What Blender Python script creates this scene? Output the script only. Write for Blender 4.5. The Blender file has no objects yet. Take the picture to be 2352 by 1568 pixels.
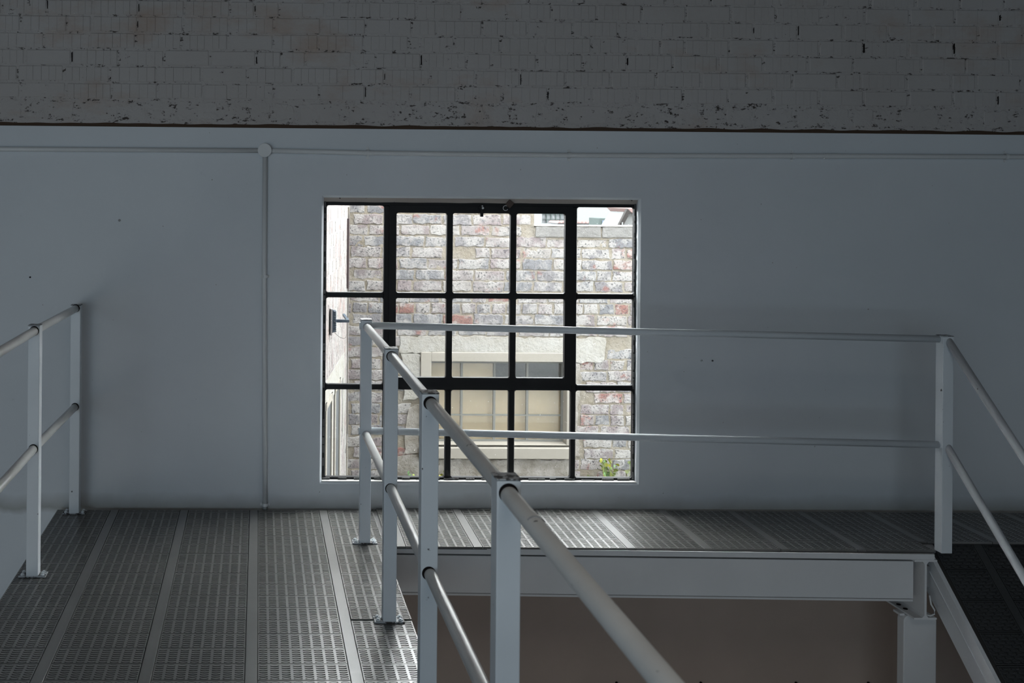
import bpy, math, random
from math import sin, cos, pi, radians
from mathutils import Vector, Matrix, noise as mnoise

S = bpy.context.scene
COL = S.collection
random.seed(7)

# ------------------------------------------------------------------ camera
F_PX = 2300.0
cam_data = bpy.data.cameras.new('camera')
cam_data.sensor_width = 36.0
cam_data.lens = F_PX / 2352 * 36.0
cam_data.shift_x = (1176 - 632) / 2352
cam_data.shift_y = -(784 - 445) / 2352
cam_data.clip_start = 0.05
cam_data.clip_end = 200
cam_data.dof.use_dof = True
cam_data.dof.focus_distance = 5.0
cam_data.dof.aperture_fstop = 7.0
cam = bpy.data.objects.new('camera', cam_data)
COL.objects.link(cam)
cam.matrix_world = (Matrix.Translation((0, 0, 1.64)) @ Matrix.Rotation(-0.016, 4, 'Z')
                    @ Matrix.Rotation(pi / 2, 4, 'X') @ Matrix.Rotation(0.0082, 4, 'Z'))
S.camera = cam

# ------------------------------------------------------------------ world
world = bpy.data.worlds.new('overcast_sky')
S.world = world
world.use_nodes = True
bg = world.node_tree.nodes['Background']
bg.inputs['Color'].default_value = (0.96, 0.98, 1.0, 1)
bg.inputs['Strength'].default_value = 22.0


def area_light(name, loc, target, sx, sy, power, color):
    d = bpy.data.lights.new(name, 'AREA')
    d.shape = 'RECTANGLE'
    d.size, d.size_y = sx, sy
    d.energy = power
    d.color = color
    o = bpy.data.objects.new(name, d)
    COL.objects.link(o)
    o.location = loc
    o.rotation_euler = (Vector(target) - Vector(loc)).to_track_quat('-Z', 'Y').to_euler()
    return o


# daylight through the tall windows of the hall behind the photographer
area_light('daylight_rear_window', (-3.0, -7.4, 0.9), (-0.6, 5.0, 0.7), 5.6, 3.0, 196, (0.67, 0.85, 1.0))
area_light('daylight_lower_window', (-4.6, -3.0, -1.4), (-2.2, 5.2, 0.4), 3.0, 1.6, 30, (1.0, 0.95, 0.88))
area_light('lower_hall_fill', (4.4, -1.0, -2.0), (2.2, 5.2, -1.2), 1.4, 1.0, 1.0, (1.0, 0.80, 0.62))  # unseen warm fill, added to tint the lower wall brown

area_light('roof_light', (0.9, 0.4, 3.35), (0.9, 0.8, 0.0), 2.4, 1.6, 18, (1.0, 0.97, 0.92))

vs = S.view_settings
vs.view_transform = 'Standard'
vs.look = 'None'
vs.exposure = 0.0
vs.gamma = 1.0
vs.use_curve_mapping = False


# ------------------------------------------------------------------ materials
def new_mat(name):
    m = bpy.data.materials.new(name)
    m.use_nodes = True
    nt = m.node_tree
    return m, nt, nt.nodes, nt.links, nt.nodes['Principled BSDF']


def world_pos(nt, scale=(1, 1, 1)):
    g = nt.nodes.new('ShaderNodeNewGeometry')
    mp = nt.nodes.new('ShaderNodeMapping')
    mp.inputs['Scale'].default_value = scale
    nt.links.new(g.outputs['Position'], mp.inputs['Vector'])
    return mp.outputs['Vector']


def noise_tex(nt, vec, scale, detail=4, rough=0.55):
    n = nt.nodes.new('ShaderNodeTexNoise')
    n.inputs['Scale'].default_value = scale
    n.inputs['Detail'].default_value = detail
    n.inputs['Roughness'].default_value = rough
    nt.links.new(vec, n.inputs['Vector'])
    return n.outputs['Fac']


def ramp(nt, fac, stops, interp='LINEAR'):
    r = nt.nodes.new('ShaderNodeValToRGB')
    r.color_ramp.interpolation = interp
    el = r.color_ramp.elements
    while len(el) < len(stops):
        el.new(0.5)
    for e, (p, c) in zip(el, stops):
        e.position = p
        e.color = (c[0], c[1], c[2], 1) if not isinstance(c, (int, float)) else (c, c, c, 1)
    nt.links.new(fac, r.inputs['Fac'])
    return r.outputs['Color']


def mix(nt, fac, a, b, mode='MIX'):
    n = nt.nodes.new('ShaderNodeMix')
    n.data_type = 'RGBA'
    n.blend_type = mode
    for k, v in ((0, fac), (6, a), (7, b)):
        if isinstance(v, (int, float)):
            n.inputs[k].default_value = v
        elif isinstance(v, tuple):
            n.inputs[k].default_value = (*v, 1)
        else:
            nt.links.new(v, n.inputs[k])
    return n.outputs[2]


def bump(nt, height, strength, dist, prev=None):
    b = nt.nodes.new('ShaderNodeBump')
    b.inputs['Strength'].default_value = strength
    b.inputs['Distance'].default_value = dist
    nt.links.new(height, b.inputs['Height'])
    if prev is not None:
        nt.links.new(prev, b.inputs['Normal'])
    return b.outputs['Normal']


def paint(name, color, rough=0.5, spec=0.4, worn=0.0, grain=0.15, gscale=60, tone=0.06):
    """painted surface: faint uneven tone, fine grain, optional chips of dark bare metal"""
    m, nt, N, L, B = new_mat(name)
    v = world_pos(nt)
    lo = tuple(c * (1 - tone) for c in color)
    hi = tuple(min(1, c * (1 + tone)) for c in color)
    c = ramp(nt, noise_tex(nt, v, 2.3, 5), [(0.3, lo), (0.7, hi)])
    if worn > 0:
        w = noise_tex(nt, v, 38, 6, 0.62)
        f = ramp(nt, w, [(0.70 - worn * 0.1, 0.0), (0.72 - worn * 0.1, 1.0)])
        c = mix(nt, f, c, (0.045, 0.04, 0.04))
    L.new(c, B.inputs['Base Color'])
    B.inputs['Roughness'].default_value = rough
    B.inputs['Specular IOR Level'].default_value = spec
    if grain:
        L.new(bump(nt, noise_tex(nt, v, gscale, 4), grain, 0.002), B.inputs['Normal'])
    return m


def plaster_mat():
    m, nt, N, L, B = new_mat('white_wall_paint')
    v = world_pos(nt)
    big = ramp(nt, noise_tex(nt, v, 0.9, 5), [(0.25, (0.57, 0.60, 0.625)), (0.75, (0.64, 0.672, 0.697))])
    scuff = ramp(nt, noise_tex(nt, v, 13, 8, 0.7), [(0.22, 0.80), (0.34, 1.0)])
    c = mix(nt, 1.0, big, scuff, 'MULTIPLY')
    # uneven olive band along the foot of the wall, a hand's width above the walkway
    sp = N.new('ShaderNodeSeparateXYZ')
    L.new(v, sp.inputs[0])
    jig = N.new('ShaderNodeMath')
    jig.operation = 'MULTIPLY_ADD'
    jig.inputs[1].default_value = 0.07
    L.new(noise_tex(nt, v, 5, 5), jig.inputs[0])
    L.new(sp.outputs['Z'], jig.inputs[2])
    foot_band = ramp(nt, jig.outputs[0], [(0.0, 0.0), (0.03, 0.62), (0.065, 0.34), (0.11, 0.0)])
    c = mix(nt, foot_band, c, (0.23, 0.225, 0.19))
    speck = ramp(nt, noise_tex(nt, v, 47, 2, 0.4), [(0.795, 0.0), (0.80, 1.0)])
    c = mix(nt, speck, c, (0.30, 0.29, 0.28))
    L.new(c, B.inputs['Base Color'])
    B.inputs['Roughness'].default_value = 0.62
    B.inputs['Specular IOR Level'].default_value = 0.25
    n1 = bump(nt, noise_tex(nt, v, 2.2, 3), 0.35, 0.02)
    n2 = bump(nt, noise_tex(nt, v, 70, 5), 0.12, 0.003, n1)
    L.new(n2, B.inputs['Normal'])
    return m


def painted_brick_mat(name, mortar=False):
    m, nt, N, L, B = new_mat(name)
    v = world_pos(nt)
    c = ramp(nt, noise_tex(nt, v, 1.7, 5), [(0.3, (0.39, 0.365, 0.35)), (0.7, (0.43, 0.41, 0.40))])
    # brown damp stains that sit in the masonry, strongest around the middle of the wall
    st = ramp(nt, noise_tex(nt, world_pos(nt, (1.1, 1, 2.2)), 1.35, 6, 0.65), [(0.54, 0.0), (0.72, 0.8)])
    c = mix(nt, st, c, (0.36, 0.27, 0.215))
    p1 = noise_tex(nt, v, 34 if mortar else 26, 6, 0.68)
    pits = ramp(nt, p1, [(0.33 if mortar else 0.265, 1.0), (0.38 if mortar else 0.285, 0.0)])
    c = mix(nt, pits, c, (0.05, 0.04, 0.035))
    if mortar:
        crack = ramp(nt, noise_tex(nt, world_pos(nt, (1, 1, 2.4)), 24, 7, 0.74), [(0.405, 1.0), (0.43, 0.0)])
        c = mix(nt, crack, c, (0.06, 0.05, 0.045))
    L.new(c, B.inputs['Base Color'])
    B.inputs['Roughness'].default_value = 0.7
    B.inputs['Specular IOR Level'].default_value = 0.2
    n1 = bump(nt, noise_tex(nt, v, 24, 6, 0.65), 0.85 if mortar else 0.22, 0.008)
    n2 = bump(nt, noise_tex(nt, v, 120, 4), 0.15, 0.002, n1)
    L.new(n2, B.inputs['Normal'])
    return m


def old_brick_mat(name, per_object=True, streak=False):
    m, nt, N, L, B = new_mat(name)
    v = world_pos(nt)
    if per_object:
        oi = N.new('ShaderNodeObjectInfo')
        base = ramp(nt, oi.outputs['Random'],
                    [(0.0, (0.38, 0.335, 0.335)), (0.18, (0.34, 0.325, 0.335)), (0.36, (0.45, 0.41, 0.40)),
                     (0.52, (0.32, 0.32, 0.335)), (0.68, (0.41, 0.35, 0.35)), (0.86, (0.40, 0.22, 0.19)),
                     (0.93, (0.50, 0.47, 0.44))], 'CONSTANT')
    else:
        base = ramp(nt, noise_tex(nt, v, 5, 4), [(0.3, (0.42, 0.35, 0.34)), (0.55, (0.55, 0.50, 0.47)), (0.7, (0.52, 0.34, 0.30))])
    red = ramp(nt, noise_tex(nt, v, 9.5, 5, 0.6), [(0.61, 0.0), (0.67, 0.75)])
    c = mix(nt, red, base, (0.44, 0.19, 0.155))
    blue = ramp(nt, noise_tex(nt, v, 17, 5, 0.7), [(0.60, 0.0), (0.68, 0.7)])
    c = mix(nt, blue, c, (0.26, 0.275, 0.30))
    sc = (1, 1, 0.33) if streak else (1, 1, 1)
    white = ramp(nt, noise_tex(nt, world_pos(nt, sc), 11, 7, 0.68), [(0.45, 0.0), (0.55, 0.8)])
    c = mix(nt, white, c, (0.64, 0.62, 0.59))
    specks = ramp(nt, noise_tex(nt, v, 85, 5, 0.65), [(0.39, 1.0), (0.43, 0.0)])
    c = mix(nt, specks, c, (0.13, 0.125, 0.13))
    L.new(c, B.inputs['Base Color'])
    B.inputs['Roughness'].default_value = 0.85
    B.inputs['Specular IOR Level'].default_value = 0.15
    L.new(bump(nt, noise_tex(nt, v, 55, 6, 0.7), 0.9, 0.006), B.inputs['Normal'])
    return m


def mortar_mat(name, col, col2):
    m, nt, N, L, B = new_mat(name)
    v = world_pos(nt)
    c = ramp(nt, noise_tex(nt, v, 9, 6, 0.65), [(0.35, col), (0.65, col2)])
    dk = ramp(nt, noise_tex(nt, v, 42, 5, 0.65), [(0.30, 1.0), (0.36, 0.0)])
    c = mix(nt, dk, c, (0.24, 0.20, 0.15))
    L.new(c, B.inputs['Base Color'])
    B.inputs['Roughness'].default_value = 0.9
    L.new(bump(nt, noise_tex(nt, v, 26, 8, 0.72), 1.0, 0.014), B.inputs['Normal'])
    return m


def rubber_mat(name, col, rough):
    m, nt, N, L, B = new_mat(name)
    v = world_pos(nt)
    c = ramp(nt, noise_tex(nt, v, 3.1, 6, 0.6), [(0.3, tuple(x * 0.85 for x in col)), (0.7, tuple(x * 1.2 for x in col))])
    dust = ramp(nt, noise_tex(nt, v, 160, 3), [(0.66, 0.0), (0.72, 0.5)])
    c = mix(nt, dust, c, tuple(min(1, x * 2.6) for x in col))
    L.new(c, B.inputs['Base Color'])
    B.inputs['Roughness'].default_value = rough
    B.inputs['Specular IOR Level'].default_value = 0.9
    B.inputs['IOR'].default_value = 1.8 if rough < 0.4 else 1.5
    L.new(bump(nt, noise_tex(nt, v, 300, 3), 0.25, 0.0008), B.inputs['Normal'])
    return m


def glass_mat(name, dust=0.03):
    m, nt, N, L, B = new_mat(name)
    N.remove(B)
    out = N['Material Output']
    tr = N.new('ShaderNodeBsdfTransparent')
    tr.inputs['Color'].default_value = (0.97, 0.985, 0.98, 1)
    gl = N.new('ShaderNodeBsdfGlossy')
    gl.inputs['Roughness'].default_value = 0.02
    lw = N.new('ShaderNodeLayerWeight')
    lw.inputs['Blend'].default_value = 0.5
    pw = N.new('ShaderNodeMath')
    pw.operation = 'POWER'
    pw.inputs[1].default_value = 5.0
    L.new(lw.outputs['Facing'], pw.inputs[0])
    fr = N.new('ShaderNodeMath')
    fr.operation = 'MULTIPLY_ADD'
    fr.inputs[1].default_value = 0.93
    fr.inputs[2].default_value = 0.04
    L.new(pw.outputs[0], fr.inputs[0])
    mx = N.new('ShaderNodeMixShader')
    L.new(fr.outputs[0], mx.inputs[0])
    L.new(tr.outputs[0], mx.inputs[1])
    L.new(gl.outputs[0], mx.inputs[2])
    df = N.new('ShaderNodeBsdfTranslucent')
    df.inputs['Color'].default_value = (0.8, 0.8, 0.8, 1)
    v = world_pos(nt)
    spots = ramp(nt, noise_tex(nt, v, 130, 3, 0.5), [(0.70, dust), (0.75, 0.12)])
    mx2 = N.new('ShaderNodeMixShader')
    L.new(spots, mx2.inputs[0])
    L.new(mx.outputs[0], mx2.inputs[1])
    L.new(df.outputs[0], mx2.inputs[2])
    L.new(mx2.outputs[0], out.inputs['Surface'])
    return m


def leaf_mat(name, c1, c2):
    m, nt, N, L, B = new_mat(name)
    oi = N.new('ShaderNodeObjectInfo')
    L.new(ramp(nt, oi.outputs['Random'], [(0.0, c1), (1.0, c2)]), B.inputs['Base Color'])
    B.inputs['Roughness'].default_value = 0.5
    return m


M = dict(
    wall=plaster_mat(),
    lower=paint('shaded_wall_brown', (0.46, 0.37, 0.315), 0.7, 0.2, grain=0.2),  # brown shade of the white lower wall, put into the colour
    pbrick=painted_brick_mat('painted_brick'),
    pmortar=painted_brick_mat('painted_mortar', True),
    gap=paint('brown_joint_filler', (0.10, 0.065, 0.045), 0.9, 0.1, grain=0.5),
    steel=paint('pale_grey_steel_paint', (0.66, 0.70, 0.73), 0.38, 0.5, worn=0.02, grain=0.08),
    rail=paint('handrail_paint', (0.56, 0.56, 0.545), 0.30, 0.5, worn=0.15, grain=0.10, gscale=30, tone=0.2),
    beam=paint('white_beam_paint', (0.68, 0.69, 0.70), 0.5, 0.4, grain=0.06),
    conduit=paint('conduit_paint', (0.64, 0.65, 0.65), 0.45, 0.4, grain=0.1),
    worn=paint('chipped_steel', (0.42, 0.44, 0.46), 0.5, 0.5, worn=2.0, grain=0.4),
    dark=paint('dark_hole', (0.012, 0.010, 0.010), 0.9, 0.05, grain=0),
    black=paint('black_window_steel', (0.012, 0.012, 0.013), 0.55, 0.25, grain=0.25, gscale=90),
    reveal=paint('window_reveal_paint', (0.60, 0.59, 0.57), 0.6, 0.2, grain=0.3),
    strap=paint('rusty_strap', (0.10, 0.075, 0.075), 0.8, 0.1, grain=0.4),
    putty=paint('flaking_putty', (0.10, 0.10, 0.10), 0.8, 0.1, worn=1.0, grain=0.4),
    rawhead=paint('weathered_plaster', (0.36, 0.32, 0.29), 0.9, 0.1, worn=0.4, grain=0.5),
    rubber=rubber_mat('grey_black_rubber', (0.108, 0.104, 0.098), 0.31),
    rubber2=rubber_mat('black_rubber', (0.040, 0.042, 0.043), 0.48),
    mbase=rubber_mat('mat_underside_rubber', (0.03, 0.028, 0.026), 0.6),
    deck=paint('steel_deck_plate', (0.30, 0.30, 0.30), 0.6, 0.3),
    concrete=paint('pale_concrete', (0.42, 0.37, 0.33), 0.85, 0.1, grain=0.4, gscale=25, tone=0.15),
    timber=paint('dark_ceiling_boards', (0.16, 0.14, 0.13), 0.8, 0.1),
    brick=old_brick_mat('weathered_brick'),
    brick_far=old_brick_mat('weathered_brick_side', False, True),
    mortar=mortar_mat('lime_mortar', (0.44, 0.385, 0.30), (0.53, 0.485, 0.41)),
    render=mortar_mat('cream_render', (0.62, 0.59, 0.52), (0.74, 0.72, 0.67)),
    rubble=mortar_mat('rubble_render', (0.38, 0.34, 0.28), (0.68, 0.65, 0.60)),
    surround=paint('cream_window_surround', (0.56, 0.52, 0.45), 0.7, 0.2, grain=0.1),
    greenframe=paint('grey_green_steel', (0.38, 0.38, 0.35), 0.6, 0.3),
    blind=paint('tan_board', (0.86, 0.66, 0.45), 0.8, 0.15, tone=0.08),
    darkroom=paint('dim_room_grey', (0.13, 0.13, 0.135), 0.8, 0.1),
    coping=mortar_mat('grey_coping_brick', (0.36, 0.35, 0.335), (0.45, 0.44, 0.42)),
    lamp=paint('slate_blue_metal', (0.09, 0.125, 0.17), 0.4, 0.5),
    bezel=paint('white_plastic', (0.72, 0.66, 0.66), 0.4, 0.4),
    cable=paint('grey_cable', (0.10, 0.09, 0.085), 0.6, 0.3),
    farwhite=paint('whitewashed_facade', (0.42, 0.43, 0.43), 0.9, 0.1, tone=0.03),
    teal=paint('teal_cladding', (0.24, 0.30, 0.29), 0.8, 0.2),
    bluepane=paint('pale_blue_pane', (0.36, 0.44, 0.60), 0.3, 0.5),
    greypane=paint('grey_pane', (0.50, 0.53, 0.56), 0.3, 0.5),
    redroof=paint('faded_red_roof', (0.60, 0.42, 0.40), 0.8, 0.2),
    barge=paint('dark_barge_board', (0.10, 0.09, 0.085), 0.8, 0.2, worn=0.0, tone=0.3),
    brass=paint('dull_padlock_metal', (0.07, 0.045, 0.035), 0.45, 0.5),
    chrome=paint('bright_shackle', (0.55, 0.55, 0.55), 0.25, 0.8),
    glass=glass_mat('window_glass', 0.0),
    glass_dusty=glass_mat('dusty_window_glass', 0.003),
    leaf=leaf_mat('green_leaf', (0.17, 0.32, 0.13), (0.62, 0.58, 0.07)),
    leaf_pale=leaf_mat('pale_leaf', (0.38, 0.52, 0.20), (0.60, 0.66, 0.34)),
)


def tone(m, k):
    """scales the base colour of a finished material (outdoor colours darkened to offset the very bright sky)"""
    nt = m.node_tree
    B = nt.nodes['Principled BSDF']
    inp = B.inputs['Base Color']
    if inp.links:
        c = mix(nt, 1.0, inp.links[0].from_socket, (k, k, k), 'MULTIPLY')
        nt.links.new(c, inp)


M['yard'] = paint('courtyard_concrete', (0.40, 0.38, 0.35), 0.9, 0.1, grain=0.4)
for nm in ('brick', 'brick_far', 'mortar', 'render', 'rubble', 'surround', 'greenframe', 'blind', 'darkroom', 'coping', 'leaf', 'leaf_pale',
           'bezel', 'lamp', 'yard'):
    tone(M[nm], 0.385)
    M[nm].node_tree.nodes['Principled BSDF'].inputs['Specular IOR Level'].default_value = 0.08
for nm, k_ in (('farwhite', 0.21), ('teal', 0.13), ('bluepane', 0.16), ('greypane', 0.16), ('redroof', 0.15), ('barge', 0.15), ('strap', 0.5)):
    tone(M[nm], k_)
    M[nm].node_tree.nodes['Principled BSDF'].inputs['Specular IOR Level'].default_value = 0.08


# ------------------------------------------------------------------ helpers
def tag(o, label=None, cat=None, group=None, kind=None):
    if label: o['label'] = label
    if cat: o['category'] = cat
    if group: o['group'] = group
    if kind: o['kind'] = kind
    return o


def empty(name, loc=(0, 0, 0), parent=None):
    o = bpy.data.objects.new(name, None)
    o.empty_display_size = 0.1
    COL.objects.link(o)
    o.location = loc
    if parent: o.parent = parent
    return o


class MB:
    """collects faces, links them as one mesh object"""
    def __init__(s):
        s.v, s.f = [], []

    def add(s, verts, faces):
        n = len(s.v)
        s.v += [tuple(p) for p in verts]
        s.f += [tuple(i + n for i in f) for f in faces]
        return s

    def box(s, x0, x1, y0, y1, z0, z1):
        v = [(x, y, z) for z in (z0, z1) for y in (y0, y1) for x in (x0, x1)]
        return s.add(v, [(0, 2, 3, 1), (4, 5, 7, 6), (0, 1, 5, 4), (2, 6, 7, 3), (0, 4, 6, 2), (1, 3, 7, 5)])

    def prism(s, poly, axis, a, b):
        """closed 2-D outline extruded along axis from a to b"""
        def P(p, t):
            return {'x': (t, p[0], p[1]), 'y': (p[0], t, p[1]), 'z': (p[0], p[1], t)}[axis]
        n = len(poly)
        v = [P(p, a) for p in poly] + [P(p, b) for p in poly]
        f = [tuple(range(n)), tuple(range(2 * n - 1, n - 1, -1))]
        f += [(i, i + n, (i + 1) % n + n, (i + 1) % n) for i in range(n)]
        return s.add(v, f)

    def tube(s, p0, p1, r, n=20, caps=True, r2=None):
        p0, p1 = Vector(p0), Vector(p1)
        r2 = r if r2 is None else r2
        d = (p1 - p0).normalized()
        a = d.orthogonal().normalized()
        b = d.cross(a)
        v = [p0 + (a * cos(2 * pi * i / n) + b * sin(2 * pi * i / n)) * r for i in range(n)]
        v += [p1 + (a * cos(2 * pi * i / n) + b * sin(2 * pi * i / n)) * r2 for i in range(n)]
        f = [(i, (i + 1) % n, (i + 1) % n + n, i + n) for i in range(n)]
        if caps: f += [tuple(range(n - 1, -1, -1)), tuple(range(n, 2 * n))]
        return s.add(v, f)

    def path(s, pts, r, n=10):
        pts = [Vector(p) for p in pts]
        rings = []
        for i, p in enumerate(pts):
            d = (pts[min(i + 1, len(pts) - 1)] - pts[max(i - 1, 0)]).normalized()
            a = d.cross(Vector((0.13, 0.05, 0.99))).normalized() if abs(d.z) < 0.9 else d.cross(Vector((0, 1, 0))).normalized()
            b = d.cross(a)
            rings.append([p + (a * cos(2 * pi * k / n) + b * sin(2 * pi * k / n)) * r for k in range(n)])
        v = [q for ring in rings for q in ring]
        f = [(i * n + k, i * n + (k + 1) % n, (i + 1) * n + (k + 1) % n, (i + 1) * n + k)
             for i in range(len(pts) - 1) for k in range(n)]
        f += [tuple(range(n - 1, -1, -1)), tuple(range(len(v) - n, len(v)))]
        return s.add(v, f)

    def mesh(s, name, mat=None):
        me = bpy.data.meshes.new(name)
        me.from_pydata(s.v, [], s.f)
        if mat: me.materials.append(mat)
        me.update()
        return me

    def build(s, name, mat, parent=None, bevel=0, smooth=False, loc=None, segs=2):
        me = s.mesh(name, mat)
        o = bpy.data.objects.new(name, me)
        COL.objects.link(o)
        if parent: o.parent = parent
        if loc: o.location = loc
        fix_normals(me)
        if smooth:
            for p in me.polygons: p.use_smooth = len(p.vertices) <= 4
        if bevel:
            b = o.modifiers.new('bevel', 'BEVEL')
            b.width = bevel
            b.segments = segs
            b.limit_method = 'ANGLE'
            b.angle_limit = radians(40)
        return o


def fix_normals(me):
    import bmesh
    bm = bmesh.new()
    bm.from_mesh(me)
    bmesh.ops.recalc_face_normals(bm, faces=bm.faces)
    bm.to_mesh(me)
    bm.free()


def inst(name, me, parent, loc, rot=(0, 0, 0), scale=(1, 1, 1)):
    o = bpy.data.objects.new(name, me)
    COL.objects.link(o)
    o.parent = parent
    o.location = loc
    o.rotation_euler = rot
    o.scale = scale
    return o


def structure(o):
    o['kind'] = 'structure'
    return o


YW = 5.24          # inner face of the front wall
YO = 5.33          # its outer face

# ------------------------------------------------------------------ the hall
wx0, wx1, wz0, wz1 = 0.340, 2.000, 0.137, 1.623     # window opening
c = 0.011


def wall_with_opening():
    X0, X1, Z0, Z1 = -6.0, 6.6, -3.0, 1.984
    def ring(x0, x1, z0, z1, y): return [(x0, y, z0), (x1, y, z0), (x1, y, z1), (x0, y, z1)]
    b = MB()
    rings = [ring(X0, X1, Z0, Z1, YW), ring(wx0 - c, wx1 + c, wz0 - c, wz1 + c, YW),
             ring(wx0, wx1, wz0, wz1, YW + c), ring(wx0, wx1, wz0, wz1, YO), ring(X0, X1, Z0, Z1, YO)]
    v = [p for r in rings for p in r]
    f = []
    for k in range(4):
        for i in range(4):
            j = (i + 1) % 4
            f.append((k * 4 + i, k * 4 + j, (k + 1) * 4 + j, (k + 1) * 4 + i))
    for i in range(4):
        j = (i + 1) % 4
        f.append((i, 16 + i, 16 + j, j))
    b.add(v, f)
    return b


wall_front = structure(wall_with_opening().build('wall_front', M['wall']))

# masonry above: backing, rough mortar bed, and one object for every brick
backing = MB().box(-6.0, 6.6, 5.262, YO, 1.984, 3.5)
wall_upper = structure(backing.build('wall_upper', M['gap']))


def mortar_sheet(x0, x1, z0, z1, y, nx, nz, amp, ragged=0.0):
    b = MB()
    v = []
    for j in range(nz + 1):
        for i in range(nx + 1):
            x = x0 + (x1 - x0) * i / nx
            z = z0 + (z1 - z0) * j / nz
            if j == 0: z += ragged * mnoise.noise(Vector((x * 7, 0, 3)))
            n = mnoise.noise(Vector((x * 28, z * 28, 0))) + 0.6 * mnoise.noise(Vector((x * 70, z * 70, 5)))
            v.append((x, y - amp * n, z))
    f = [(j * (nx + 1) + i, j * (nx + 1) + i + 1, (j + 1) * (nx + 1) + i + 1, (j + 1) * (nx + 1) + i)
         for j in range(nz) for i in range(nx)]
    return b.add(v, f)


ms = mortar_sheet(-1.9, 4.9, 2.001, 3.0, 5.2275, 680, 100, 0.0036, 0.008).build('mortar_bed', M['pmortar'], wall_upper, smooth=True)
MB().box(-1.9, 4.9, 5.236, 5.262, 2.012, 3.0).build('masonry_core', M['pmortar'], wall_upper)
MB().box(-6.0, -1.9, 5.235, 5.262, 2.0, 3.5).box(4.9, 6.6, 5.235, 5.262, 2.0, 3.5).box(-1.9, 4.9, 5.235, 5.262, 3.0, 3.5).build('plain_masonry', M['pmortar'], wall_upper)


def fluted_brick(w, h, grooves, seed):
    """brick whose face carries narrow upright grooves"""
    r = random.Random(seed)
    d = 0.018
    prof = [(-w / 2, d), (-w / 2, 0.004), (-w / 2 + 0.006, 0.0)]
    for k in range(grooves):
        gx = -w / 2 + w * (k + 1) / (grooves + 1) + r.uniform(-0.004, 0.004)
        gd, gw = r.uniform(0.0008, 0.0030), r.uniform(0.0007, 0.0012)
        prof += [(gx - gw, 0.0), (gx, gd), (gx + gw, 0.0)]
    prof += [(w / 2 - 0.006, 0.0), (w / 2, 0.004), (w / 2, d)]
    n = len(prof)
    v = []
    for z, ins in ((-h / 2, 0.004), (-h / 2 + 0.005, 0.0), (h / 2 - 0.005, 0.0), (h / 2, 0.004)):
        for (x, y) in prof:
            v.append((x, min(d, y + ins), z))
    f = []
    for j in range(3):
        for i in range(n - 1):
            f.append((j * n + i, j * n + i + 1, (j + 1) * n + i + 1, (j + 1) * n + i))
    return MB().add(v, f)


def rough_brick(w, h, d, seed, jag=0.004, bev=0.004):
    """hand-made brick with an uneven outline and a worn edge"""
    r = random.Random(seed)
    pts = []
    nx, nz = 7, 3
    for i in range(nx): pts.append((-w / 2 + w * i / nx, -h / 2))
    for i in range(nz): pts.append((w / 2, -h / 2 + h * i / nz))
    for i in range(nx): pts.append((w / 2 - w * i / nx, h / 2))
    for i in range(nz): pts.append((-w / 2, h / 2 - h * i / nz))
    pts = [(x + r.uniform(-jag, jag), z + r.uniform(-jag, jag)) for x, z in pts]
    n = len(pts)
    k = 1 - 2 * bev / h
    kx = 1 - 2 * bev / w
    v = [(x, d, z) for x, z in pts] + [(x, bev * 0.8, z) for x, z in pts]
    v += [(x * kx, r.uniform(-0.001, 0.001), z * k) for x, z in pts]
    f = []
    for j in range(2):
        f += [(j * n + i, j * n + (i + 1) % n, (j + 1) * n + (i + 1) % n, (j + 1) * n + i) for i in range(n)]
    v.append((0, -0.001, 0))
    f += [(2 * n + i, 2 * n + (i + 1) % n, 3 * n) for i in range(n)]
    return MB().add(v, f)


def shared(mb, name, mat, smooth=False):
    me = mb.mesh(name, mat)
    fix_normals(me)
    if smooth:
        for p in me.polygons: p.use_smooth = True
    return me


BL, BH = 0.229, 0.078
fluted = [shared(fluted_brick(BL, BH, g, 10 + i), 'brick', M['pbrick']) for i, g in enumerate((4, 5, 5, 5, 4, 5))]
halves = [shared(fluted_brick(BL * 0.52, BH, g, 90 + i), 'brick', M['pbrick']) for i, g in enumerate((2, 1, 2))]
faint = [shared(fluted_brick(BL, BH, g, 40 + i), 'brick', M['pbrick']) for i, g in enumerate((1, 0, 0))]
lumps = [shared(rough_brick(bw, 0.100, 0.02, 70 + i, 0.010, 0.010), 'brick', M['pbrick']) for i, bw in enumerate((0.23, 0.14, 0.10, 0.20, 0.12))]
lump_w = (0.23, 0.14, 0.10, 0.20, 0.12)

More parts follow.
